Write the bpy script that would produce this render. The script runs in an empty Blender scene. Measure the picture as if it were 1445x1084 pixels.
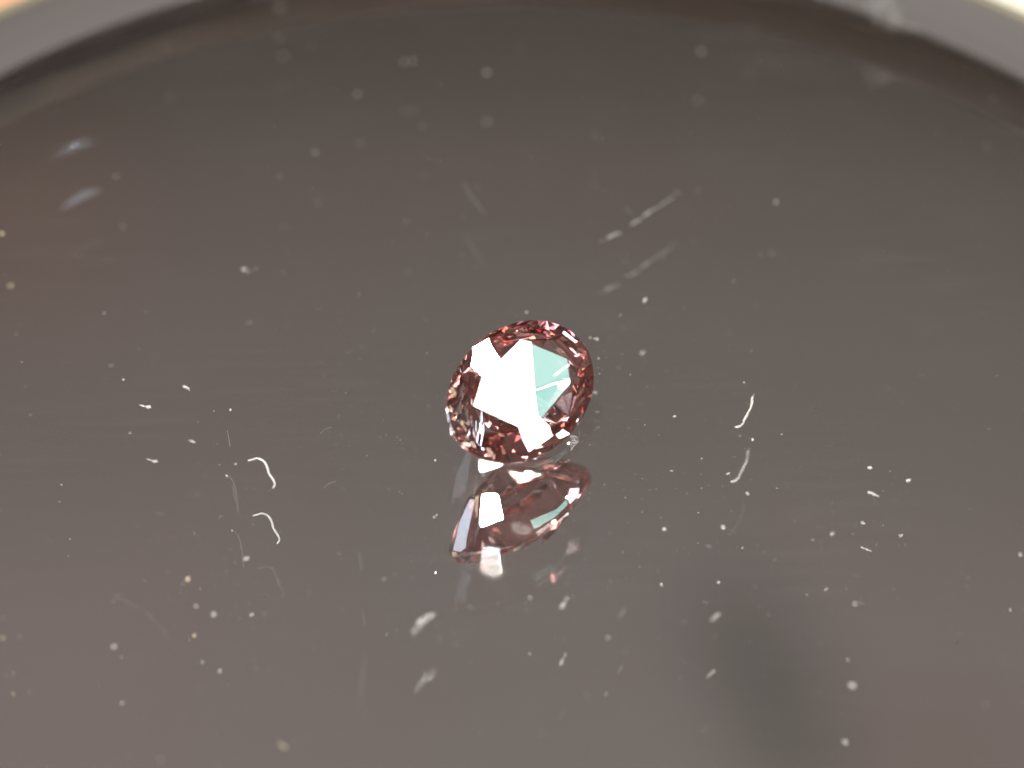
import bpy, bmesh, math, random
from mathutils import Vector, Matrix
random.seed(7)
S = bpy.context.scene
COL = S.collection
MM = 0.1                      # 1 blender unit = 1 cm, so 1 mm = 0.1

# ------------------------------------------------------------------ camera
ELEV = 0.79                   # camera looks down at 45 degrees
FPX = 4290 / math.tan(ELEV)   # focal length in photograph pixels
DIST = FPX / 38 * MM
CAM = Vector((0, -math.cos(ELEV), math.sin(ELEV))) * DIST
FW = -CAM.normalized(); RT = Vector((1, 0, 0)); UP = RT.cross(FW)
cd = bpy.data.cameras.new('camera'); cam = bpy.data.objects.new('camera', cd); COL.objects.link(cam)
cam.location = CAM
cam.rotation_euler = FW.to_track_quat('-Z', 'Y').to_euler()
cd.sensor_width = 36; cd.lens = FPX / 1445 * 36
cd.clip_start = 0.1; cd.clip_end = 5000
cd.dof.use_dof = True; cd.dof.focus_distance = DIST - 0.18
cd.dof.aperture_fstop = cd.lens * 1e-3 / (2 * 0.19)
cd.dof.aperture_blades = 0
S.camera = cam

def ray(px, py):
    return (FW + RT * ((px - 722.5) / FPX) - UP * ((py - 542) / FPX)).normalized()
def at(px, py, z=0.0):        # where the sight line through a photograph pixel meets the height z
    d = ray(px, py)
    return CAM + d * ((z - CAM.z) / d.z)

# ------------------------------------------------------------------ room light (world)
w = bpy.data.worlds.new('World'); S.world = w; w.use_nodes = True
nt = w.node_tree; N = nt.nodes; Lk = nt.links
bg = N['Background']
tc = N.new('ShaderNodeTexCoord')
sep = N.new('ShaderNodeSeparateXYZ'); Lk.new(tc.outputs['Generated'], sep.inputs[0])
ramp = N.new('ShaderNodeValToRGB'); Lk.new(sep.outputs['Z'], ramp.inputs[0])
ramp.color_ramp.interpolation = 'EASE'
e = ramp.color_ramp.elements
stops = [(0.0, (.28, .235, .215)), (0.35, (.20, .165, .15)), (0.60, (.058, .048, .040)), (0.635, (.083, .069, .060)), (0.66, (.122, .101, .091)), (0.70, (.154, .130, .120)),
         (0.765, (.192, .163, .154)), (0.82, (.21, .182, .17)), (1.0, (.25, .22, .21))]  # low stops raised to lighten the dark facets of the stone
e[0].position, e[0].color = stops[0][0], (*stops[0][1], 1)
e[1].position, e[1].color = stops[-1][0], (*stops[-1][1], 1)
for p, c in stops[1:-1]:
    q = e.new(p); q.color = (*c, 1)
noi = N.new('ShaderNodeTexNoise'); noi.inputs['Scale'].default_value = 6.0; noi.inputs['Detail'].default_value = 1.0
Lk.new(tc.outputs['Generated'], noi.inputs['Vector'])
hue = N.new('ShaderNodeValToRGB'); Lk.new(noi.outputs['Fac'], hue.inputs[0])
hue.color_ramp.elements[0].position = .35; hue.color_ramp.elements[0].color = (.985, .985, .965, 1)
hue.color_ramp.elements[1].position = .65; hue.color_ramp.elements[1].color = (1.025, .985, .965, 1)
mul = N.new('ShaderNodeMix'); mul.data_type = 'RGBA'; mul.blend_type = 'MULTIPLY'; mul.inputs[0].default_value = 1
Lk.new(ramp.outputs[0], mul.inputs[6]); Lk.new(hue.outputs[0], mul.inputs[7])
# room light raised on the unseen near side to brighten the stone
nr = N.new('ShaderNodeMapRange'); nr.interpolation_type = 'SMOOTHSTEP'; Lk.new(sep.outputs['Y'], nr.inputs[0])
for i, v in zip((1, 2, 3, 4), (.25, -.55, 1.0, 1.55)): nr.inputs[i].default_value = v
sc_ = N.new('ShaderNodeVectorMath'); sc_.operation = 'SCALE'
Lk.new(mul.outputs[2], sc_.inputs[0]); Lk.new(nr.outputs[0], sc_.inputs['Scale'])
prev = sc_.outputs[0]
def blob(px, py, rad, col):   # soft, far patches of the room that the mirror shows
    global prev
    d = ray(px, py); d.z = -d.z
    dn = N.new('ShaderNodeVectorMath'); dn.operation = 'DISTANCE'
    Lk.new(tc.outputs['Generated'], dn.inputs[0]); dn.inputs[1].default_value = d
    mr = N.new('ShaderNodeMapRange'); mr.interpolation_type = 'SMOOTHSTEP'
    Lk.new(dn.outputs['Value'], mr.inputs[0]); mr.inputs[1].default_value = 0; mr.inputs[2].default_value = rad
    mr.inputs[3].default_value = 1; mr.inputs[4].default_value = 0
    mx = N.new('ShaderNodeMix'); mx.data_type = 'RGBA'; mx.blend_type = 'MULTIPLY'
    Lk.new(mr.outputs[0], mx.inputs[0]); Lk.new(prev, mx.inputs[6]); mx.inputs[7].default_value = (*col, 1)
    prev = mx.outputs[2]
for bx_, by_ in ((1035, 875), (1075, 940), (1108, 1010), (1130, 1090)): blob(bx_, by_, .035, (.775, .805, .79))
blob(1320, 1110, .06, (.92, .86, .83))
blob(730, 620, .10, (.93, .99, .98)); blob(0, 290, .08, (1.09, .95, .90)); blob(60, 950, .10, (1.06, 1.04, 1.03))
Lk.new(prev, bg.inputs['Color']); bg.inputs['Strength'].default_value = .96

# ------------------------------------------------------------------ exposure and render
S.view_settings.view_transform = 'Standard'; S.view_settings.look = 'None'
S.view_settings.exposure = 0; S.view_settings.gamma = 1
S.render.engine = 'CYCLES'
cy = S.cycles
cy.max_bounces = 32; cy.transmission_bounces = 32; cy.glossy_bounces = 32; cy.diffuse_bounces = 3
cy.transparent_max_bounces = 16
cy.caustics_reflective = True; cy.caustics_refractive = True
cy.sample_clamp_indirect = 0; cy.blur_glossy = 0.0
cy.use_denoising = True

# ------------------------------------------------------------------ gem pose (needed by lamps and gem)
TILT, AZ, SPIN = .57, -.772, .785
GN = Vector((math.sin(TILT) * math.cos(AZ), math.sin(TILT) * math.sin(AZ), math.cos(TILT)))
gx = (Vector((1, 0, 0)) - GN * GN.x).normalized(); gy = GN.cross(gx)
GU = gx * math.cos(SPIN) + gy * math.sin(SPIN); GV = GN.cross(GU)
GROT = Matrix((GU, GV, GN)).transposed()

# ------------------------------------------------------------------ sun, curtain and window sky, plus added lamps for the facets
def sky_dir(el, az):
    el, az = math.radians(el), math.radians(az)
    return Vector((math.cos(el) * math.cos(az), math.cos(el) * math.sin(az), math.sin(el)))
LAMPS = {}
def lamp(name, el, az, wx, wy, rad, col, dist=100):
    """area lamp seen from the stone at elevation el, azimuth az; wx, wy its size in degrees"""
    k = math.radians(1) * dist
    z = sky_dir(el, az); bx = Vector((0, 0, 1)).cross(z).normalized(); by = z.cross(bx)
    l = bpy.data.lights.new(name, 'AREA'); l.shape = 'RECTANGLE'; l.size = wx * k; l.size_y = wy * k
    l.color = col; l.energy = rad * math.pi * l.size * l.size_y
    o = bpy.data.objects.new(name, l); COL.objects.link(o)
    o.matrix_world = Matrix.Translation(z * dist) @ Matrix((bx, by, z)).transposed().to_4x4()
    LAMPS[name] = z
    return o
lamp('sun_through_window', 60, 116, 3.0, 3.0, 1560, (1.0, .97, .92))
lamp('bright_curtain', 55, -4, 8, 7, 32, (1.0, .99, .97))
lamp('window_sky', 46, 7, 9, 9, 10.5, (.50, .95, .86))
lamp('low_glint_lamp', 14, -26, 10, 8, 30, (1.0, .98, .96))  # added lamp, no known window there; whitens the lower crown facets
lamp('pale_glint_lamp', 24, 160, 24, 18, 12.5, (.72, .84, 1.0))  # added unseen bluish lamp that lights the pale pavilion facets
lamp('warm_fill_lamp', 40, -120, 22, 16, 8.0, (1.0, .78, .58))  # added unseen warm lamp behind the camera, lightens the stone

# ------------------------------------------------------------------ helpers
def link(name, me, mats, parent=None):
    o = bpy.data.objects.new(name, me); COL.objects.link(o)
    for m in (mats if isinstance(mats, (list, tuple)) else [mats]): me.materials.append(m)
    if parent: o.parent = parent
    return o
def empty(name, loc=(0, 0, 0)):
    o = bpy.data.objects.new(name, None); COL.objects.link(o); o.location = loc; o.empty_display_size = .1
    return o
def tag(o, label=None, cat=None, group=None, kind=None):
    for k, v in (('label', label), ('category', cat), ('group', group), ('kind', kind)):
        if v: o[k] = v
    return o
def mat(name, col=(.5, .5, .5), rough=.5, **kw):
    m = bpy.data.materials.new(name); m.use_nodes = True
    b = m.node_tree.nodes['Principled BSDF']
    b.inputs['Base Color'].default_value = (*col, 1); b.inputs['Roughness'].default_value = rough
    for k, v in kw.items(): b.inputs[k].default_value = v
    return m
def pydata(name, V, F, smooth=False):
    me = bpy.data.meshes.new(name); me.from_pydata([tuple(v) for v in V], [], F); me.update()
    if smooth:
        for p in me.polygons: p.use_smooth = True
    return me
def lathe(prof, n=256, closed=False):
    V = []; F = []
    for (r, z) in prof:
        for k in range(n):
            a = 2 * math.pi * k / n; V.append((r * math.cos(a), r * math.sin(a), z))
    m = len(prof)
    for i in range(m if closed else m - 1):
        j = (i + 1) % m
        for k in range(n):
            l = (k + 1) % n
            F.append((i * n + k, i * n + l, j * n + l, j * n + k))
    return V, F

# ------------------------------------------------------------------ materials
def glass_top_mat():
    m = bpy.data.materials.new('mirror_glass'); m.use_nodes = True
    t = m.node_tree; n = t.nodes; L = t.links; n.remove(n['Principled BSDF']); out = n['Material Output']
    g = n.new('ShaderNodeBsdfGlass'); g.inputs['IOR'].default_value = 1.7; g.inputs['Roughness'].default_value = 0
    g.inputs['Color'].default_value = (.97, .975, .97, 1)
    d = n.new('ShaderNodeBsdfDiffuse'); d.inputs['Color'].default_value = (.75, .75, .74, 1)
    co = n.new('ShaderNodeTexCoord')
    # wiped film: long soft streaks, cloudy patches and a fine grain of dust
    mp = n.new('ShaderNodeMapping'); mp.inputs['Rotation'].default_value = (0, 0, .18); mp.inputs['Scale'].default_value = (.6, 7, 1)
    L.new(co.outputs['Object'], mp.inputs[0])
    a = n.new('ShaderNodeTexNoise'); a.inputs['Scale'].default_value = 3.5; a.inputs['Detail'].default_value = 6; L.new(mp.outputs[0], a.inputs[0])
    b = n.new('ShaderNodeTexNoise'); b.inputs['Scale'].default_value = 1.3; b.inputs['Detail'].default_value = 3; L.new(co.outputs['Object'], b.inputs[0])
    c = n.new('ShaderNodeTexNoise'); c.inputs['Scale'].default_value = 160; c.inputs['Detail'].default_value = 2; L.new(co.outputs['Object'], c.inputs[0])
    def rng(src, lo, hi, a0, a1):
        r = n.new('ShaderNodeMapRange'); L.new(src, r.inputs[0])
        for i, v in zip((1, 2, 3, 4), (lo, hi, a0, a1)): r.inputs[i].default_value = v
        return r.outputs[0]
    def mth(op, x, y):
        r = n.new('ShaderNodeMath'); r.operation = op
        for i, v in enumerate((x, y)):
            if isinstance(v, (int, float)): r.inputs[i].default_value = v
            else: L.new(v, r.inputs[i])
        return r.outputs[0]
    s = mth('MULTIPLY', rng(a.outputs['Fac'], .45, .75, 0, 1), rng(b.outputs['Fac'], .42, .65, 0, 1))
    f = mth('ADD', mth('MULTIPLY', s, .009), rng(c.outputs['Fac'], .35, .75, .002, .02))
    mx = n.new('ShaderNodeMixShader'); L.new(f, mx.inputs[0]); L.new(g.outputs[0], mx.inputs[1]); L.new(d.outputs[0], mx.inputs[2])
    L.new(mx.outputs[0], out.inputs[0])
    return m
def silver_mat():
    m = bpy.data.materials.new('silver'); m.use_nodes = True
    t = m.node_tree; n = t.nodes; n.remove(n['Principled BSDF'])
    g = n.new('ShaderNodeBsdfGlossy'); g.inputs['Roughness'].default_value = 0; g.inputs['Color'].default_value = (.935, .92, .925, 1)
    t.links.new(g.outputs[0], n['Material Output'].inputs[0]); return m
def gem_mat(name, rough=0.0, bump=0.0, inner=(.79, .60, .585)):
    m = bpy.data.materials.new(name); m.use_nodes = True
    t = m.node_tree; n = t.nodes; L = t.links; n.remove(n['Principled BSDF']); out = n['Material Output']
    geo = n.new('ShaderNodeNewGeometry')
    nrm = None
    if bump:
        co = n.new('ShaderNodeTexCoord')
        no = n.new('ShaderNodeTexNoise'); no.inputs['Scale'].default_value = 60; no.inputs['Detail'].default_value = 5; L.new(co.outputs['Object'], no.inputs[0])
        bp = n.new('ShaderNodeBump'); bp.inputs['Strength'].default_value = bump; bp.inputs['Distance'].default_value = .002
        L.new(no.outputs['Fac'], bp.inputs['Height']); nrm = bp.outputs[0]
    prev = None
    # colour is taken up each time light meets a facet from inside the stone
    for ior, sh in ((1.75, (1, 1, 1)),):
        inside = [a * b for a, b in zip(inner, sh)]; outside = sh
        mc = n.new('ShaderNodeMix'); mc.data_type = 'RGBA'; L.new(geo.outputs['Backfacing'], mc.inputs[0])
        mc.inputs[6].default_value = (*outside, 1); mc.inputs[7].default_value = (*inside, 1)
        g = n.new('ShaderNodeBsdfGlass'); g.inputs['IOR'].default_value = ior; g.inputs['Roughness'].default_value = rough
        L.new(mc.outputs[2], g.inputs['Color'])
        if nrm: L.new(nrm, g.inputs['Normal'])
        if prev is None: prev = g.outputs[0]
        else:
            ad = n.new('ShaderNodeAddShader'); L.new(prev, ad.inputs[0]); L.new(g.outputs[0], ad.inputs[1]); prev = ad.outputs[0]
    L.new(prev, out.inputs[0]); return m
M_GLASS = glass_top_mat(); M_SILVER = silver_mat()
M_GEM = gem_mat('gem_polished'); M_GIRDLE = gem_mat('gem_girdle', .18, .6, (.85, .62, .55))
M_FRAME = mat('frame_plastic', (.043, .0335, .0305), .6)
M_LIP = mat('frame_lip', (.15, .13, .08), .5)
M_EDGE = mat('edge_paint', (.75, .66, .58), .9)
M_BLACK = mat('frame_inside', (.23, .19, .17), .8)
def dust_mat(name, col):      # lint lets light through, so its underside glows in the mirror
    m = bpy.data.materials.new(name); m.use_nodes = True
    t = m.node_tree; n = t.nodes; L = t.links; n.remove(n['Principled BSDF'])
    d = n.new('ShaderNodeBsdfDiffuse'); d.inputs[0].default_value = (*col, 1)
    tr = n.new('ShaderNodeBsdfTranslucent'); tr.inputs[0].default_value = (*col, 1)
    mx = n.new('ShaderNodeMixShader'); mx.inputs[0].default_value = .5
    L.new(d.outputs[0], mx.inputs[1]); L.new(tr.outputs[0], mx.inputs[2]); L.new(mx.outputs[0], n['Material Output'].inputs[0])
    return m
M_DUST = dust_mat('dust_white', (.86, .85, .82))
M_DUSTW = dust_mat('dust_cream', (.86, .78, .56))
M_MID = dust_mat('dust_pale', (.60, .58, .55))
M_DIM = dust_mat('dust_grey', (.30, .29, .28))
def film_mat(name='lint_film', lo=.05, hi=.5):     # thin loose lint, plus the painted rim highlight; lets most of the mirror through
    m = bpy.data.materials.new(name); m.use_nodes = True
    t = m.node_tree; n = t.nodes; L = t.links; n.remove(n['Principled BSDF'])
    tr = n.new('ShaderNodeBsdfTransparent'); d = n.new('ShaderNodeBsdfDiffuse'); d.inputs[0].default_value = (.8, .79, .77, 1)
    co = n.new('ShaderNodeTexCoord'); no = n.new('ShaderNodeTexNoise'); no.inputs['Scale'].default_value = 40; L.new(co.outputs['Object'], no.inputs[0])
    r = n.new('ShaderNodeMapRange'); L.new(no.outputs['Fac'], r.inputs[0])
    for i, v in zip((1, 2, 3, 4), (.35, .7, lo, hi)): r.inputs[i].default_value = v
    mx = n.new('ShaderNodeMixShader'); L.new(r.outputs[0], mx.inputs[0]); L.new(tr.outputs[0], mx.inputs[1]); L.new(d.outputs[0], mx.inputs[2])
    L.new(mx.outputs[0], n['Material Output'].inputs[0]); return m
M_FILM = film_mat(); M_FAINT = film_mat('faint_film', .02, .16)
M_SMEAR = bpy.data.materials.new('smear_blue'); M_SMEAR.use_nodes = True      # thin smear: shows only from its underside
_n = M_SMEAR.node_tree.nodes; _n.remove(_n['Principled BSDF'])
_a = _n.new('ShaderNodeBsdfTransparent'); _b = _n.new('ShaderNodeBsdfTranslucent'); _b.inputs[0].default_value = (.62, .72, .90, 1)
_m = _n.new('ShaderNodeMixShader'); _m.inputs[0].default_value = .13
for _i, _s in ((1, _a), (2, _b)): M_SMEAR.node_tree.links.new(_s.outputs[0], _m.inputs[_i])
M_SMEAR.node_tree.links.new(_m.outputs[0], _n['Material Output'].inputs[0])
def table_mat():
    m = mat('table_surface', (.7, .6, .45), .5); t = m.node_tree; n = t.nodes; L = t.links
    co = n.new('ShaderNodeTexCoord'); no = n.new('ShaderNodeTexNoise'); no.inputs['Scale'].default_value = .25; no.inputs['Detail'].default_value = 3
    L.new(co.outputs['Object'], no.inputs[0])
    r = n.new('ShaderNodeValToRGB'); sx = n.new('ShaderNodeSeparateXYZ'); L.new(co.outputs['Object'], sx.inputs[0])
    ma = n.new('ShaderNodeMath'); ma.operation = 'MULTIPLY_ADD'; ma.inputs[1].default_value = .12; L.new(sx.outputs[0], ma.inputs[0]); L.new(no.outputs['Fac'], ma.inputs[2])
    L.new(ma.outputs[0], r.inputs[0])
    r.color_ramp.elements[0].position = .35; r.color_ramp.elements[0].color = (.55, .27, .12, 1)
    r.color_ramp.elements[1].position = .6; r.color_ramp.elements[1].color = (.72, .68, .55, 1)
    L.new(r.outputs[0], n['Principled BSDF'].inputs['Base Color']); return m

# ------------------------------------------------------------------ setting
R_IN = 3.14; T_GL = .308; MC = Vector((-.0185, -.558, 0))
tt = link('table_top', pydata('table_top', [(-60, -60, -.6), (60, -60, -.6), (60, 60, -.6), (-60, 60, -.6)], [(0, 1, 2, 3)]), table_mat())
tag(tt, kind='structure')

mir = empty('compact_mirror', (MC.x, MC.y, -.6))
tag(mir, 'round dark reflecting compact mirror with grey rim and cream outer lip', 'mirror')
def mpart(name, V, F, m, smooth=False):
    o = link(name, pydata(name, V, F, smooth), m, mir); o.location = (0, 0, .6); return o
# glass plate: flat top face and its side wall; the silver closes it underneath
n = 256; Rg = R_IN + .23
V = [(Rg * math.cos(2 * math.pi * k / n), Rg * math.sin(2 * math.pi * k / n), z) for z in (0, -T_GL) for k in range(n)]
F = [tuple(range(n))] + [(n + k, n + (k + 1) % n, (k + 1) % n, k) for k in range(n)]
V2, F2 = V, F[1:]
F = F[:1]
glass = mpart('glass_plate', V, F, M_GLASS)
V = [(Rg * math.cos(2 * math.pi * k / n), Rg * math.sin(2 * math.pi * k / n), z) for z in (-T_GL, -T_GL - .02) for k in range(n)]
F = [tuple(range(n)), tuple(range(2 * n - 1, n - 1, -1))] + [(n + k, n + (k + 1) % n, (k + 1) % n, k) for k in range(n)]
mpart('silver_backing', V, F, M_SILVER)
mpart('painted_edge', V2, F2, M_EDGE)
# frame: a cup round the glass with a sloped inner band
prof = [(R_IN, .004), (R_IN + .01, .012), (R_IN + .10, .030), (R_IN + .19, .052), (R_IN + .245, .068),
        (R_IN + .245, .012), (R_IN + .02, .006)]
V, F = lathe(prof, closed=True); mpart('frame_band', V, F, M_FRAME, False)
prof = [(R_IN + .247, .066), (R_IN + .262, .078), (R_IN + .28, .083), (R_IN + .30, .078), (R_IN + .322, .058), (R_IN + .335, .02),
        (R_IN + .34, -.05), (R_IN + .34, -.55), (R_IN + .32, -.598), (R_IN + .28, -.598), (R_IN + .247, -.55)]
V, F = lathe(prof, closed=True); mpart('frame_lip', V, F, M_LIP, False)
V, F = lathe([(R_IN + .001, .0035), (R_IN + .244, .0035), (R_IN + .244, .002), (R_IN + .001, .002)], closed=True); mpart('frame_gasket', V, F, M_BLACK, False)
prof = [(Rg + .010, -.001), (R_IN + .245, -.001), (R_IN + .245, -.5), (Rg + .010, -.5)]
V, F = lathe(prof, closed=True); mpart('frame_inner_wall', V, F, M_BLACK, False)
V, F = lathe([(Rg + .01, -.35), (.02, -.35), (.02, -.38), (Rg + .01, -.38)], closed=True); mpart('base_plate', V, F, M_BLACK)

# ------------------------------------------------------------------ gemstone
GL, GW, PD, CH, TF, GT, RM, DM = .663, .471, .2015, .062, .62, .016, .705, .52
def ring(nn, off, r, z, a=GL / 2, b=GW / 2):
    return [Vector((a * r * math.cos(2 * math.pi * (k + off) / nn), b * r * math.sin(2 * math.pi * (k + off) / nn), z)) for k in range(nn)]
NG = 32
girT = ring(NG, 0, 1, GT / 2)
GC = Vector((.032, -.2185, 0))
low = ring(8, .5, RM, -GT / 2 - PD * DM)
cul = Vector((0, 0, -GT / 2 - PD))
jit = random.Random(3)
def jt(v, s=.0012): return v + Vector((jit.uniform(-s, s), jit.uniform(-s, s), jit.uniform(-s, s)))
def girdle_wave(k):   # worn, slightly uneven girdle line
    return .0015 * math.sin(k * 2.1) + jit.uniform(-.0012, .0012)
gt_ = [v + Vector((0, 0, girdle_wave(i))) for i, v in enumerate(girT)]
gb_ = [Vector((v.x, v.y, -GT / 2 + girdle_wave(i + 5))) for i, v in enumerate(girT)]
allp = [GROT @ v for v in gb_ + low + [cul]]
zmin = min(p.z for p in allp)
GPOS = Vector((.032, -.2185, -zmin + .0008))
gem = empty('gemstone', (GPOS.x, GPOS.y, 0))
tag(gem, 'faceted reddish brown oval gemstone with a glaring white table, tilted on the mirror', 'gemstone')
GM = Matrix.Translation(GPOS) @ GROT.to_4x4(); GMI = GM.inverted()
# the irregular, hand cut table: its corners lie on the table plane
def on_table(px, py):
    c = GMI @ CAM; d = GMI.to_3x3() @ ray(px, py)
    return c + d * ((GT / 2 + CH - c.z) / d.z)
corners = [on_table(*p) for p in [(735, 479), (801, 506), (805, 541), (765, 589), (732, 603), (668, 573), (680, 534), (706, 508)]]
corners.sort(key=lambda v: math.atan2(v.y / GW, v.x / GL) % (2 * math.pi))
def gidx(v): return round((math.atan2(v.y / GW, v.x / GL) % (2 * math.pi)) / (2 * math.pi) * NG) % NG
gi = [gidx(v) for v in corners]
class Faces:
    def __init__(s): s.P = []
    def add(s, *vs): s.P.append([GM @ v for v in vs])
    def build(s, name, m):
        V = []; F = []
        for p in s.P:
            i = len(V); V += [v - gem.location for v in p]; F.append(tuple(range(i, i + len(p))))
        me = pydata(name, V, F)
        return link(name, me, m, gem)
CEN = GM @ Vector((0, 0, -.03))
def fnormal(p):
    n_ = Vector((0, 0, 0))
    for i in range(len(p)):
        a, b = p[i] - p[0], p[(i + 1) % len(p)] - p[0]; n_ += a.cross(b)
    return n_.normalized() if n_.length > 1e-14 else Vector((0, 0, 1))
def outward(p):
    c = sum(p, Vector()) / len(p)
    return p if (c - CEN).dot(fnormal(p)) > 0 else p[::-1]
top = Faces(); crown = Faces(); pav = Faces(); gird = Faces()
top.add(*corners)
for k in range(8):
    a, b = corners[k], corners[(k + 1) % 8]; ia, ib = gi[k], gi[(k + 1) % 8]
    if ib <= ia: ib += NG
    im = (ia + ib) // 2
    mid = (a + b) / 2; gmid = gt_[im % NG]
    st = mid * .58 + gmid * .42; st.z = GT / 2 + CH * .66
    crown.add(a, b, st)
    crown.add(a, st, gt_[ia]); crown.add(b, gt_[ib % NG], st)
    for i in range(ia, ib): crown.add(st, gt_[i % NG], gt_[(i + 1) % NG])
for k in range(NG):
    l = (k + 1) % NG
    gird.add(gt_[k], gt_[l], gb_[l]); gird.add(gt_[k], gb_[l], gb_[k])
q = NG // 8; h = NG // 16
for k in range(8):
    pav.add(cul, low[k], low[(k + 1) % 8])                                        # lower main facets
    s = (k + 1) * q
    pav.add(low[k], low[(k + 1) % 8], gb_[s % NG])
    g0 = k * q + h
    for i in range(h):
        pav.add(low[k], gb_[(g0 + i) % NG], gb_[(g0 + i + 1) % NG])
        pav.add(low[k], gb_[(g0 - i - 1) % NG], gb_[(g0 - i) % NG])
for f in (top, crown, pav, gird): f.P = [outward(p) for p in f.P]

def split(p, n_, o_):
    """convex polygon p cut by the plane (o_, n_): (part on the + side, part on the - side)"""
    A_, B2 = [], []
    d = [(v - o_).dot(n_) for v in p]
    for i in range(len(p)):
        j = (i + 1) % len(p)
        if d[i] >= 0: A_.append(p[i])
        if d[i] <= 0: B2.append(p[i])
        if d[i] * d[j] < 0:
            x = p[i].lerp(p[j], d[i] / (d[i] - d[j])); A_.append(x); B2.append(x)
    return A_, B2
def big(p):
    if len(p) < 3: return False
    n_ = Vector((0, 0, 0))
    for i in range(1, len(p) - 1): n_ += (p[i] - p[0]).cross(p[i + 1] - p[0])
    return n_.length > 1e-8
def cut_facet(layers, pts, target, under=False, off=76, maxtilt=50, sink=0.0):
    """cut one more flat facet into the stone, with the given outline, tilted so that it faces `target` (a lamp direction)
    from where one looks at it; under=True: on the pavilion, as seen up from the mirror"""
    C0 = CAM.copy(); R = []
    for (x, y) in pts:
        r_ = ray(x, y - off if under else y)
        if under: r_ = Vector((r_.x, r_.y, -r_.z))
        R.append(r_)
    if under: C0.z = -C0.z
    cr = sum(R, Vector()).normalized()
    if sum((R[i].cross(R[(i + 1) % len(R)])).dot(cr) for i in range(len(R))) < 0: R.reverse()
    def hit(r_):
        best = None
        for L_ in layers:
            for p in L_.P:
                n_ = fnormal(p); dn = r_.dot(n_)
                if dn > -1e-6: continue
                t = (p[0] - C0).dot(n_) / dn; x = C0 + r_ * t
                if all(((p[(i + 1) % len(p)] - p[i]).cross(x - p[i])).dot(n_) > -2e-6 for i in range(len(p))):
                    if best is None or t < best[0]: best = (t, x, n_)
        return best
    hc = hit(cr)
    if hc is None: return False
    x0, n0 = hc[1], hc[2]
    cands = [target] + ([Vector((target.x, target.y, -target.z))])
    m_ = max(((t_ - cr).normalized() for t_ in cands), key=lambda v: v.dot(n0))
    ang = math.degrees(math.acos(max(-1, min(1, m_.dot(n0)))))
    if ang > maxtilt: print('facet skipped, tilt', round(ang), pts[0]); return False
    rim = [];
    for r_ in R:
        hh = hit(r_); t = (x0 - C0).dot(m_) / r_.dot(m_)
        rim.append((hh[1] if hh else None, C0 + r_ * t))
    # push the new facet inward until no corner stands proud
    push = max([0] + [-(C0 - a).length + (C0 - b).length for a, b in rim if a is not None and False]) + sink
    new = [b + cr * push for a, b in rim]
    for L_ in layers:
        out = []
        for p in L_.P:
            if fnormal(p).dot(cr) > -1e-3: out.append(p); continue
            rest = p
            for i in range(len(R)):
                pl = R[i].cross(R[(i + 1) % len(R)])
                ins, ous = split(rest, pl, C0)
                if big(ous): out.append(ous)
                rest = ins
                if not big(rest): break
        L_.P = out
    L0 = layers[0]; L0.P.append(outward(new))
    for i in range(len(R)):
        j = (i + 1) % len(R)
        if rim[i][0] is not None and rim[j][0] is not None:
            w_ = [rim[i][0], rim[j][0], new[j], new[i]]
            if big([w_[0], w_[1], w_[2]]): L0.P.append([w_[0], w_[1], w_[2]])
            if big([w_[0], w_[2], w_[3]]): L0.P.append([w_[0], w_[2], w_[3]])
    return True
SUN, CUR, SKY, LOW, PALE, WARM = [LAMPS[k] for k in ('sun_through_window', 'bright_curtain', 'window_sky', 'low_glint_lamp', 'pale_glint_lamp', 'warm_fill_lamp')]
both = [top, crown]
cut_facet([top], [(735, 479), (750, 483), (755, 550), (760, 591), (732, 603), (668, 573), (680, 534), (706, 508)], CUR)
cut_facet([top], [(750, 484), (801, 506), (805, 541), (765, 589), (761, 590), (755.5, 550)], SKY)
cut_facet([top], [(781, 529), (803, 513), (804, 516), (783, 531)], CUR)
cut_facet([top], [(757, 548), (799, 534), (800, 537), (758, 551)], CUR)
cut_facet([top], [(786, 538), (804, 534), (805, 541), (796, 551), (788, 549)], CUR)
cut_facet([crown], [(689, 478), (695, 491), (705.5, 508), (690, 523.5), (668, 500), (667, 491)], SUN)
cut_facet([crown], [(668, 501), (690, 523.5), (680.5, 533.5), (677, 528), (665, 517)], SUN)
cut_facet([crown], [(732, 604), (764, 590), (775, 601), (780, 615), (746, 638), (738, 622)], LOW)
cut_facet([crown], [(784, 614), (794, 606), (804, 612), (790, 620)], LOW)
cut_facet([crown], [(796, 467), (815, 482), (812, 484), (793, 470)], CUR)
cut_facet([crown], [(662, 521), (678, 524), (676, 527), (662, 524)], WARM, maxtilt=60)
cut_facet([crown], [(806, 543), (815, 558), (803, 588), (786, 597), (767, 590)], sky_dir(4, 18))
cut_facet([crown], [(672, 594), (702, 602), (708, 640), (690, 640), (672, 624)], sky_dir(42, -78))
cr_ = random.Random(5)
for i in range(20):     # small added facets tilted to the warm lamp, sparkles along the lower left edge
    a = math.radians(cr_.uniform(170, 262)); rr = cr_.uniform(.88, .985)
    x, y = 735 + 103 * rr * math.cos(a), 555 - 103 * rr * math.sin(a)
    s_ = cr_.uniform(2.2, 4.8)
    e1, e2 = cr_.uniform(1.1, 1.9), cr_.uniform(.45, .8)      # long along the edge, narrow across it
    pts = [(x - s_ * (math.sin(a) * math.cos(t) * e1 - math.cos(a) * math.sin(t) * e2),
            y - s_ * (math.cos(a) * math.cos(t) * e1 + math.sin(a) * math.sin(t) * e2)) for t in (.3, 1.7, 2.9, 4.4)]
    cut_facet([crown], pts, cr_.choice([WARM]), maxtilt=70)
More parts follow.
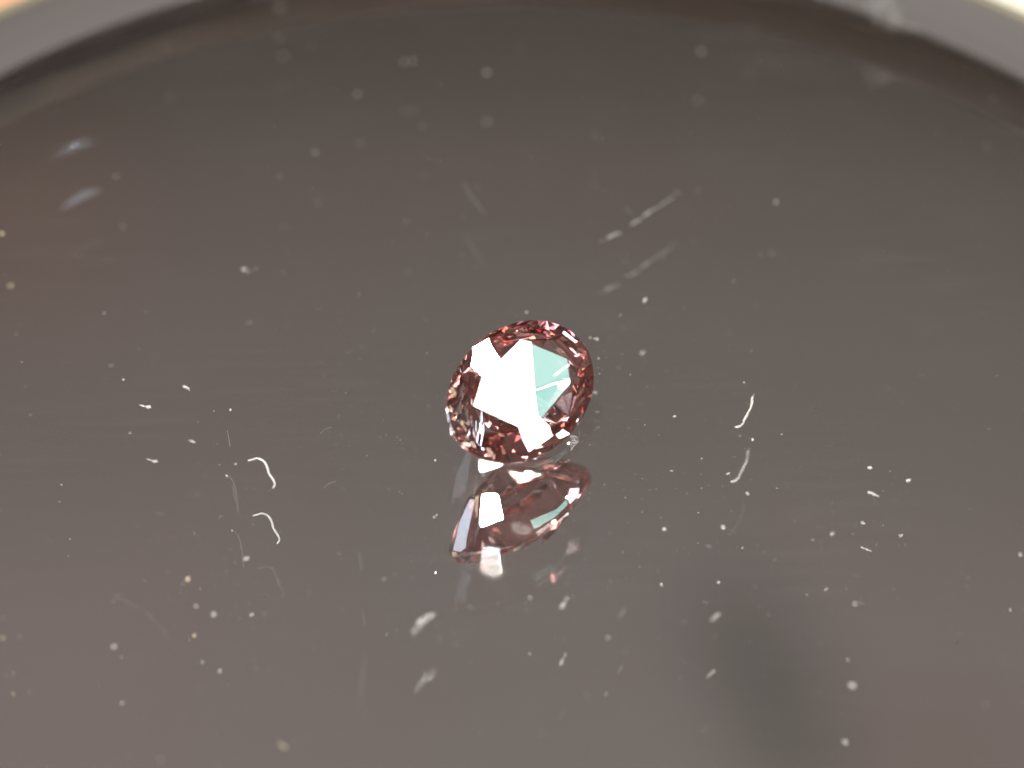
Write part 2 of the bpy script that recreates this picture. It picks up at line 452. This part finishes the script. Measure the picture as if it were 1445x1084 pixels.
# on the pavilion, seen from below in the mirror
cut_facet([pav], [(680, 697), (702, 696.5), (710, 732), (680, 744), (675.6, 738)], SUN, True)
cut_facet([pav], [(662, 705), (669, 706), (663, 734), (656, 773), (649, 779), (638, 777), (646, 740)], PALE, True)
cut_facet([pav], [(749, 734), (786, 719), (801, 705), (803, 712), (786, 729), (755, 746)], SKY, True)
cut_facet([pav], [(803, 704), (806, 690), (819, 689), (816, 701), (806, 712)], CUR, True, maxtilt=60)
cut_facet([pav], [(773, 672), (776, 661), (788, 664), (805, 684), (791, 680)], PALE, True, maxtilt=60)
cut_facet([pav], [(722, 657), (740, 659), (764, 667), (760, 676), (740, 683), (727, 675)], sky_dir(35, 97), True)
cut_facet([pav], [(741, 667), (745, 664), (750, 667), (750, 672), (745, 674), (741, 671)], SUN, True, maxtilt=70)
for pts_, l_ in (([(636, 779), (642, 780), (643, 788), (637, 786)], WARM), ([(644, 786), (652, 790), (651, 795), (645, 793)], SUN),
                 ([(655, 791), (663, 792), (662, 796), (656, 796)], WARM), ([(670, 700), (675, 700), (672, 738), (668, 735)], WARM)):
    cut_facet([pav], pts_, l_, True, maxtilt=70)
for i in range(6):      # girdle highlight, shaped as thin facets tilted to the pale lamp
    x0_, x1_ = 708 + i * 20, 725 + i * 20
    yy = lambda x: 783 - (x - 708) * .56 - .0022 * (x - 708) ** 2 + 4
    cut_facet([pav], [(x0_, yy(x0_) - 2.2), (x1_, yy(x1_) - 2.2), (x1_, yy(x1_)), (x0_, yy(x0_))], PALE, True, maxtilt=18)
for a_, b_ in (((743, 651), (760, 649)), ((760, 649), (784, 634)), ((784, 634), (800, 622))):
    cut_facet([crown, gird, pav], [a_, b_, (b_[0], b_[1] - 3.5), (a_[0], a_[1] - 3.5)], LOW, maxtilt=85)  # near girdle highlight, shaped as thin facets tilted to the low lamp
top.build('table_facet', M_GEM); crown.build('crown', M_GEM); gird.build('girdle', M_GIRDLE); pav.build('pavilion', M_GEM)

# ------------------------------------------------------------------ lint, fibres and dust on the glass
def tube(pts, rad, sides=7):
    """bent fibre through points, radius list"""
    V = []; F = []; n = len(pts)
    for i, p in enumerate(pts):
        t = (pts[min(i + 1, n - 1)] - pts[max(i - 1, 0)]).normalized()
        a = t.cross(Vector((0, 0, 1))).normalized(); b = a.cross(t)
        for k in range(sides):
            an = -.35 + (math.pi + .7) * k / (sides - 1)
            V.append(p + (a * math.cos(an) + b * math.sin(an)) * rad[i])
    for i in range(n - 1):
        for k in range(sides - 1):
            l = k + 1; F.append((i * sides + k, i * sides + l, (i + 1) * sides + l, (i + 1) * sides + k))
    return V, F
def smooth_path(P, sub=5):
    out = []
    for i in range(len(P) - 1):
        p0, p1, p2, p3 = P[max(i - 1, 0)], P[i], P[i + 1], P[min(i + 2, len(P) - 1)]
        for s in range(sub):
            t = s / sub
            out.append(.5 * ((2 * p1) + (p2 - p0) * t + (2 * p0 - 5 * p1 + 4 * p2 - p3) * t * t + (3 * p1 - p0 - 3 * p2 + p3) * t ** 3))
    out.append(P[-1]); return out
PX = MM / 38                       # size of one photograph pixel near the gem
def fibre(name, pix, wpx, m, label, cat, group=None):
    P = smooth_path([at(x, y, wpx * PX * .3) for x, y in pix])
    o0 = P[0].copy(); o0.z = 0
    r = [wpx * PX / 2 * (.75 + .25 * math.sin(math.pi * i / (len(P) - 1))) * random.uniform(.9, 1.1) for i in range(len(P))]
    V, F = tube([p - o0 for p in P], r)
    o = link(name, pydata(name, V, F, True), m); o.location = o0
    return tag(o, label, cat, group)
def lump(V, F, c, sx, sy, sz, ang, rough=.3, sub=2):
    bm = bmesh.new(); bmesh.ops.create_icosphere(bm, subdivisions=sub, radius=1)
    i0 = len(V); ca, sa = math.cos(ang), math.sin(ang)
    for v in bm.verts:
        k = 1 + random.uniform(-rough, rough)
        x, y, z = v.co.x * sx * k, v.co.y * sy * k, max(v.co.z, -.6) * sz * k
        V.append(Vector((c.x + x * ca - y * sa, c.y + x * sa + y * ca, c.z + z + sz * .6)))
    for f_ in bm.faces:
        if f_.calc_center_median().z > -.25: F.append(tuple(i0 + v.index for v in f_.verts))   # open underneath, on the glass
    bm.free()
def flake(name, pieces, m, label, cat, group=None):
    """pieces: (px, py, length px, width px, angle in degrees in the picture)"""
    o0 = at(pieces[0][0], pieces[0][1]); V = []; F = []
    for (x, y, l, wd, a) in pieces:
        an = math.atan2(math.sin(math.radians(a)) / math.sin(ELEV), math.cos(math.radians(a)))
        lump(V, F, at(x, y) - o0, l * PX / 2, wd * PX / 2, min(l, wd) * PX * .35, an, .5)
    o = link(name, pydata(name, V, F), m); o.location = o0
    return tag(o, label, cat, group)

z4 = lambda pts, ox, oy, s: [(ox + x / s, oy + y / s) for x, y in pts]
fibre('fibre', z4([(180, 182), (220, 172), (262, 162), (315, 187), (345, 240), (358, 290), (395, 345), (408, 385), (390, 415)], 320, 620, 6.02),
      3.0, M_DUST, 'curled white fibre, thickest of all, lying left of the gemstone', 'fibre')
def strand(segs, m, label, rnd=1.0):
    o0 = at(*segs[0][0]); V = []; F = []
    for (p, q_, wd, cnt) in segs:
        for i in range(cnt):
            t = (i + random.uniform(.2, .8)) / cnt
            x = p[0] + (q_[0] - p[0]) * t + random.uniform(-.8, .8) * rnd; y = p[1] + (q_[1] - p[1]) * t + random.uniform(-.8, .8) * rnd
            a = math.degrees(math.atan2(-(q_[1] - p[1]), q_[0] - p[0])) + random.uniform(-15, 15)
            an = math.atan2(math.sin(math.radians(a)) / math.sin(ELEV), math.cos(math.radians(a)))
            l = random.uniform(3, 6) * wd / 3
            lump(V, F, at(x, y) - o0, l * PX / 2, random.uniform(.35, .6) * wd * PX * .6, wd * PX * .25, an, .35)
    o = link('lint_strand', pydata('lint_strand', V, F), m); o.location = o0
    return tag(o, label, 'lint')
A = lambda x, y: (820 + x / 5.7, 240 + y / 5.7)
B_ = lambda x, y: (1000 + x / 6.78, 540 + y / 6.78)
strand([(A(150, 578), A(235, 550), 1.6, 5), (A(225, 540), A(305, 512), 4.6, 8), (A(400, 445), A(480, 395), 3.0, 9), (A(505, 368), A(560, 335), 4.0, 9),
        (A(560, 335), A(745, 218), 2.2, 19)], M_MID, 'long broken strand of white lint above the gemstone to the right')
flake('lint_tuft', [(*A(765, 178), 6, 2.5, -40), (*A(790, 188), 6, 1.6, 10)], M_DIM, 'tiny hooked tuft at the upper end of the long broken lint strand', 'lint')
strand([(B_(435, 105), B_(425, 150), 1.6, 3), (B_(420, 150), B_(405, 240), 4.2, 12), (B_(405, 240), B_(370, 300), 3.0, 9), (B_(375, 300), B_(340, 370), 4.0, 12),
        (B_(340, 380), B_(300, 420), 2.2, 8), (B_(292, 420), B_(275, 430), 4.6, 5)], M_DUST, 'short curved strand of white lint to the right of the gemstone')
fibre('fibre', [A(355, 298), A(375, 325), A(398, 352)], 1.0, M_DIM, 'very short straight grey fibre beside the long broken lint strand', 'fibre')
fibre('fibre', [(321, 608), (323, 620), (325, 632)], 1.1, M_DIM, 'faint short upright fibre above the curled white fibre', 'fibre')
fibre('fibre', [(323, 672), (330, 682), (334, 700), (336, 724)], .9, M_DIM, 'faint thin arched fibre left of the curled white fibre', 'fibre')
fibre('fibre', [(452, 612), (459, 606), (468, 603)], .9, M_DIM, 'faint short curved fibre between curled fibre and gemstone', 'fibre')
fibre('fibre', [(158, 840), (190, 855), (215, 872), (240, 905)], 1.0, M_FAINT, 'faint long sloping fibre among the lower left specks', 'fibre')
fibre('fibre', [(655, 258), (664, 275), (685, 303)], 1.0, M_DIM, 'faint sloping fibre straight above the gemstone', 'fibre')
fibre('fibre', [(507, 780), (509, 795), (511, 804)], .9, M_DIM, 'faint tiny upright fibre left of the gem reflection', 'fibre')
fibre('fibre', [(515, 925), (513, 945), (508, 985)], 1.2, M_FAINT, 'faint long upright fibre below the gem reflection', 'fibre')
_p = [at(*p, .002) for p in [(74, 226), (95, 217), (115, 207), (133, 198), (128, 196), (108, 199), (88, 212)]]
_o = _p[0].copy(); _o.z = 0
_s = link('smear', pydata('smear', [p - _o for p in _p], [tuple(range(7))]), M_SMEAR); _s.location = _o
tag(_s, 'bluish white slanting smear at the far upper left', 'smear')
flake('lint_or_highlight', [(590, 886, 20, 9, 55), (600, 876, 22, 11, 35), (608, 870, 12, 7, 10)], M_FILM, 'largest pale blurred flake below the gemstone, torn and oblong', 'lint')
flake('lint_or_highlight', [(350, 384, 13, 2.0, 25), (345, 381, 10, 5, 20), (361, 380, 3, 2, 0)], M_FILM, 'slanted thin flake with a bright tip, upper left of the gemstone', 'lint')
flake('lint_or_highlight', [(209, 575, 9, 5, 0), (201, 573, 8, 2, -20)], M_DUST, 'bright comet shaped flake with a short tail, left part of the mirror', 'lint')
flake('lint_or_highlight', [(262, 547, 10, 4, -25)], M_DUST, 'small oval flake right of the comet shaped flake', 'lint')
flake('lint_or_highlight', [(1233, 698, 13, 3, -25), (1227, 696, 7, 3, -20)], M_DUST, 'small oblong flake leaning down right, right part of the mirror', 'lint')
flake('lint_or_highlight', [(794, 855, 12, 4, 60), (799, 846, 7, 2, 55)], M_MID, 'narrow upright flake below the right end of the gem reflection', 'lint')
flake('lint_or_highlight', [(878, 866, 16, 3, 50)], M_DIM, 'dim slender slanted flake at the lower right of the gem reflection', 'lint')
flake('lint_or_highlight', [(1011, 870, 12, 4, 35), (1005, 875, 6, 3, 10)], M_MID, 'ragged flake beside the dark patch in the lower mirror', 'lint')
flake('lint_or_highlight', [(400, 1054, 9, 2.2, -30), (396, 1050, 4, 2, 0)], M_DUSTW, 'yellowish ragged flake near the bottom edge of the photo', 'lint')
flake('lint_or_highlight', [(1001, 772, 12, 3, -15)], M_DIM, 'dim flat flake right of the gem reflection', 'lint')
flake('lint_or_highlight', [(910, 424, 9, 2.4, 60)], M_DUST, 'tiny upright flake between lint strand and gemstone', 'lint')
flake('lint_or_highlight', [(1246, 24, 44, 52, 0), (1272, 42, 46, 14, -12)], M_FAINT, 'pale blurred highlight patch over the rim at the upper right', 'highlight')  # reflected highlight at the rim, imitated by a thin pale patch

# specks that can be picked out: (x, y, size px, material, where)
W, C_, G_ = M_DUST, M_DUSTW, M_DIM
specks = [
 (348, 789, 9, W, 'round white speck just below the curled white fibre'),
 (265, 818, 10, C_, 'cream speck, upper of the cream pair at lower left'),
 (277, 856, 6, W, 'small white speck under the cream speck at lower left'),
 (302, 868, 9, W, 'round white speck right of and below the cream speck'),
 (167, 842, 7, G_, 'greyish speck at far left of the cream speck'),
 (161, 913, 9, W, 'white speck lowest of the left group, left of the cream specks'),
 (4, 901, 8, C_, 'cream speck cut by the left edge of the photo'),
 (5, 872, 9, G_, 'dim speck above the cream one at the left photo edge'),
 (325, 579, 6, W, 'small white speck above the faint upright fibre'),
 (320, 672, 4.5, W, 'small white speck at the top of the thin arched fibre'),
 (174, 536, 4, W, 'small white speck above the comet shaped flake'),
 (1175, 754, 9, W, 'round white speck left of the oblong flake reflection'),
 (1020, 744, 7, W, 'round white speck below the short curved lint strand'),
 (1282, 679, 9, W, 'round white speck furthest right in the middle height'),
 (1227, 661, 8, W, 'white speck just above the oblong flake at right'),
 (1027, 669, 7, W, 'white speck touching the lower lint strand reflection'),
 (1062, 621, 6, W, 'small white speck between lint strand and its reflection'),
 (952, 588, 5, W, 'small bright speck right of the gemstone'),
 (1054, 696, 5, W, 'small speck below the reflection of the curved lint strand'),
 (1206, 853, 9, W, 'white speck right of the dark patch, upper of two'),
 (1217, 850, 6, G_, 'dim small speck beside the upper speck right of the dark patch'),
 (1202, 968, 15, W, 'largest blurred white speck at the lower right'),
 (1440, 783, 8, W, 'white speck cut by the right edge of the photo'),
 (1364, 829, 6, G_, 'dim speck near the right edge, lower half'),
 (1093, 790, 6, G_, 'dim speck above the dark patch in the mirror'),
 (1085, 867, 6, G_, 'dim speck at the top of the dark patch'),
 (1392, 994, 9, G_, 'dim blurred speck in the lower right corner'),
 (937, 747, 7, W, 'white speck right of the gem reflection'),
 (663, 857, 9, G_, 'dim speck in the faint lowest gem reflection'),
 (748, 844, 5, W, 'small bright speck below the middle of the gem reflection'),
 (861, 821, 6, G_, 'dim speck right of the gem reflection tip'),
 (858, 900, 5, W, 'small speck below the dim slender slanted flake'),
 (542, 817, 5, W, 'small bright speck left of the yellow gem glare'),
 (828, 982, 11, G_, 'dim wide speck low on the mirror under the gem reflection'),
 (764, 1036, 11, G_, 'dim wide speck near the bottom edge, middle'),
 (1050, 540, 3, W, 'tiny speck above the short curved lint strand'),
 (842, 479, 7, W, 'bright speck touching the upper right of the gemstone'),
 (833, 477, 4, C_, 'tiny cream speck beside the bright speck at upper right of the gemstone'),
 (743, 441, 4, W, 'tiny speck directly above the gemstone'),
 (614, 650, 5, W, 'small speck below left of the gemstone'),
 (613, 730, 5, W, 'small speck left of the gem reflection'),
 (570, 88, 11, W, 'left of two touching blurred specks at the top'),
 (582, 86, 11, W, 'right of two touching blurred specks at the top'),
 (687, 103, 13, W, 'big blurred speck above the gemstone near the top'),
 (505, 133, 9, W, 'blurred speck left of the two touching top specks'),
 (595, 178, 8, G_, 'dim blurred speck below the two touching top specks'),
 (734, 68, 11, G_, 'dim blurred speck right of the big blurred top speck'),
 (840, 191, 6, W, 'small speck between the big top speck and the lint strand'),
 (879, 153, 7, G_, 'dim speck above the long lint strand'),
 (573, 312, 5, W, 'small bright speck upper left above the gemstone'),
 (819, 103, 7, G_, 'dim speck right of the top middle'),
 (989, 73, 14, W, 'bright blurred speck at the upper right of the lint strand'),
 (1063, 37, 14, G_, 'dim large speck near the rim, right of the middle'),
 (1125, 43, 10, G_, 'dim speck near the pale highlight patch of the rim'),
 (1000, 52, 9, G_, 'dim speck above the bright blurred upper right speck'),
 (1095, 286, 9, W, 'bright ringed speck right of the long lint strand'),
 (1402, 139, 8, W, 'speck near the right edge under the rim'),
 (1332, 121, 8, G_, 'dim speck under the rim at right'),
 (143, 33, 15, G_, 'dim big speck at the edge of the left rim'),
 (125, 4, 12, G_, 'dim big speck on the left rim'),
 (161, 52, 12, G_, 'dim big speck just inside the left rim'),
 (234, 68, 13, W, 'blurred speck inside the left rim, right of the dim ones'),
 (395, 12, 15, W, 'biggest blurred speck at the top left of the middle'),
 (395, 54, 10, W, 'blurred speck below the biggest top speck'),
 (440, 65, 10, G_, 'dim speck right of the biggest top speck'),
 (445, 216, 8, W, 'bright ringed speck in the upper left of the mirror'),
 (395, 249, 6, W, 'small ringed speck below left of the bright ringed speck'),
 (164, 249, 9, W, 'ringed speck at the left under the rim'),
 (66, 91, 6, G_, 'small dim speck close under the left rim'),
 (3, 331, 10, C_, 'pinkish speck cut by the left edge, upper half'),
 (1035, 397, 3, W, 'tiny speck below the bright ringed right speck'),
]
used = {}
for (x, y, s, m, lab) in specks:
    # out of focus specks are smaller than their blur; far white ones get a duller material
    dy = abs(y - 560) / 500
    base = max(1.8,   .72 * s * (1 - .42 * min(1, dy)))
    if y < 330 and m is W: m = M_MID
    o = flake('dust_speck', [(x, y, base * 1.1, base * random.uniform(.45, .9), random.uniform(0, 180)),
                             (x + base * random.uniform(-.3, .3), y + base * random.uniform(-.2, .2), base * .7, base * .5, random.uniform(0, 180))],
              m, lab, 'dust speck', 'dust specks on the mirror')

# fine dust, uncountable
V = []; F = []
r2 = random.Random(11)
def tet(c, s):
    i0 = len(V)
    for d in ((1, 0, 0), (-.5, .87, 0), (-.5, -.87, 0), (0, 0, .9)):
        V.append(Vector((c.x + d[0] * s * r2.uniform(.6, 1.2), c.y + d[1] * s * r2.uniform(.6, 1.2), c.z + .0004 + d[2] * s * r2.uniform(.6, 1.2))))
    F.extend([(i0, i0 + 1, i0 + 3), (i0 + 1, i0 + 2, i0 + 3), (i0 + 2, i0, i0 + 3)])
for i in range(1500):
    if r2.random() < .55:
        c = r2.choice([(560, 560), (430, 640), (900, 470), (1000, 700), (700, 880), (480, 480), (850, 620), (1180, 700), (600, 300), (300, 780)])
        x, y = r2.gauss(c[0], 90), r2.gauss(c[1], 75)
    else: x, y = r2.uniform(-100, 1545), r2.uniform(-20, 1150)
    p = at(x, y)
    if (p - MC).length > R_IN - .02: continue
    if (Vector((p.x - GPOS.x, p.y - GPOS.y)).length < .12): continue
    tet(p, PX * min(2.2, .28 + r2.expovariate(3.2)))
fd = link('fine_dust', pydata('fine_dust', V, F), [M_DUST, M_DIM])
for p in fd.data.polygons: p.material_index = 0 if (p.index // 3) % 5 < 2 else 1
tag(fd, 'fine white dust scattered over the dark mirror glass', 'dust', kind='stuff')
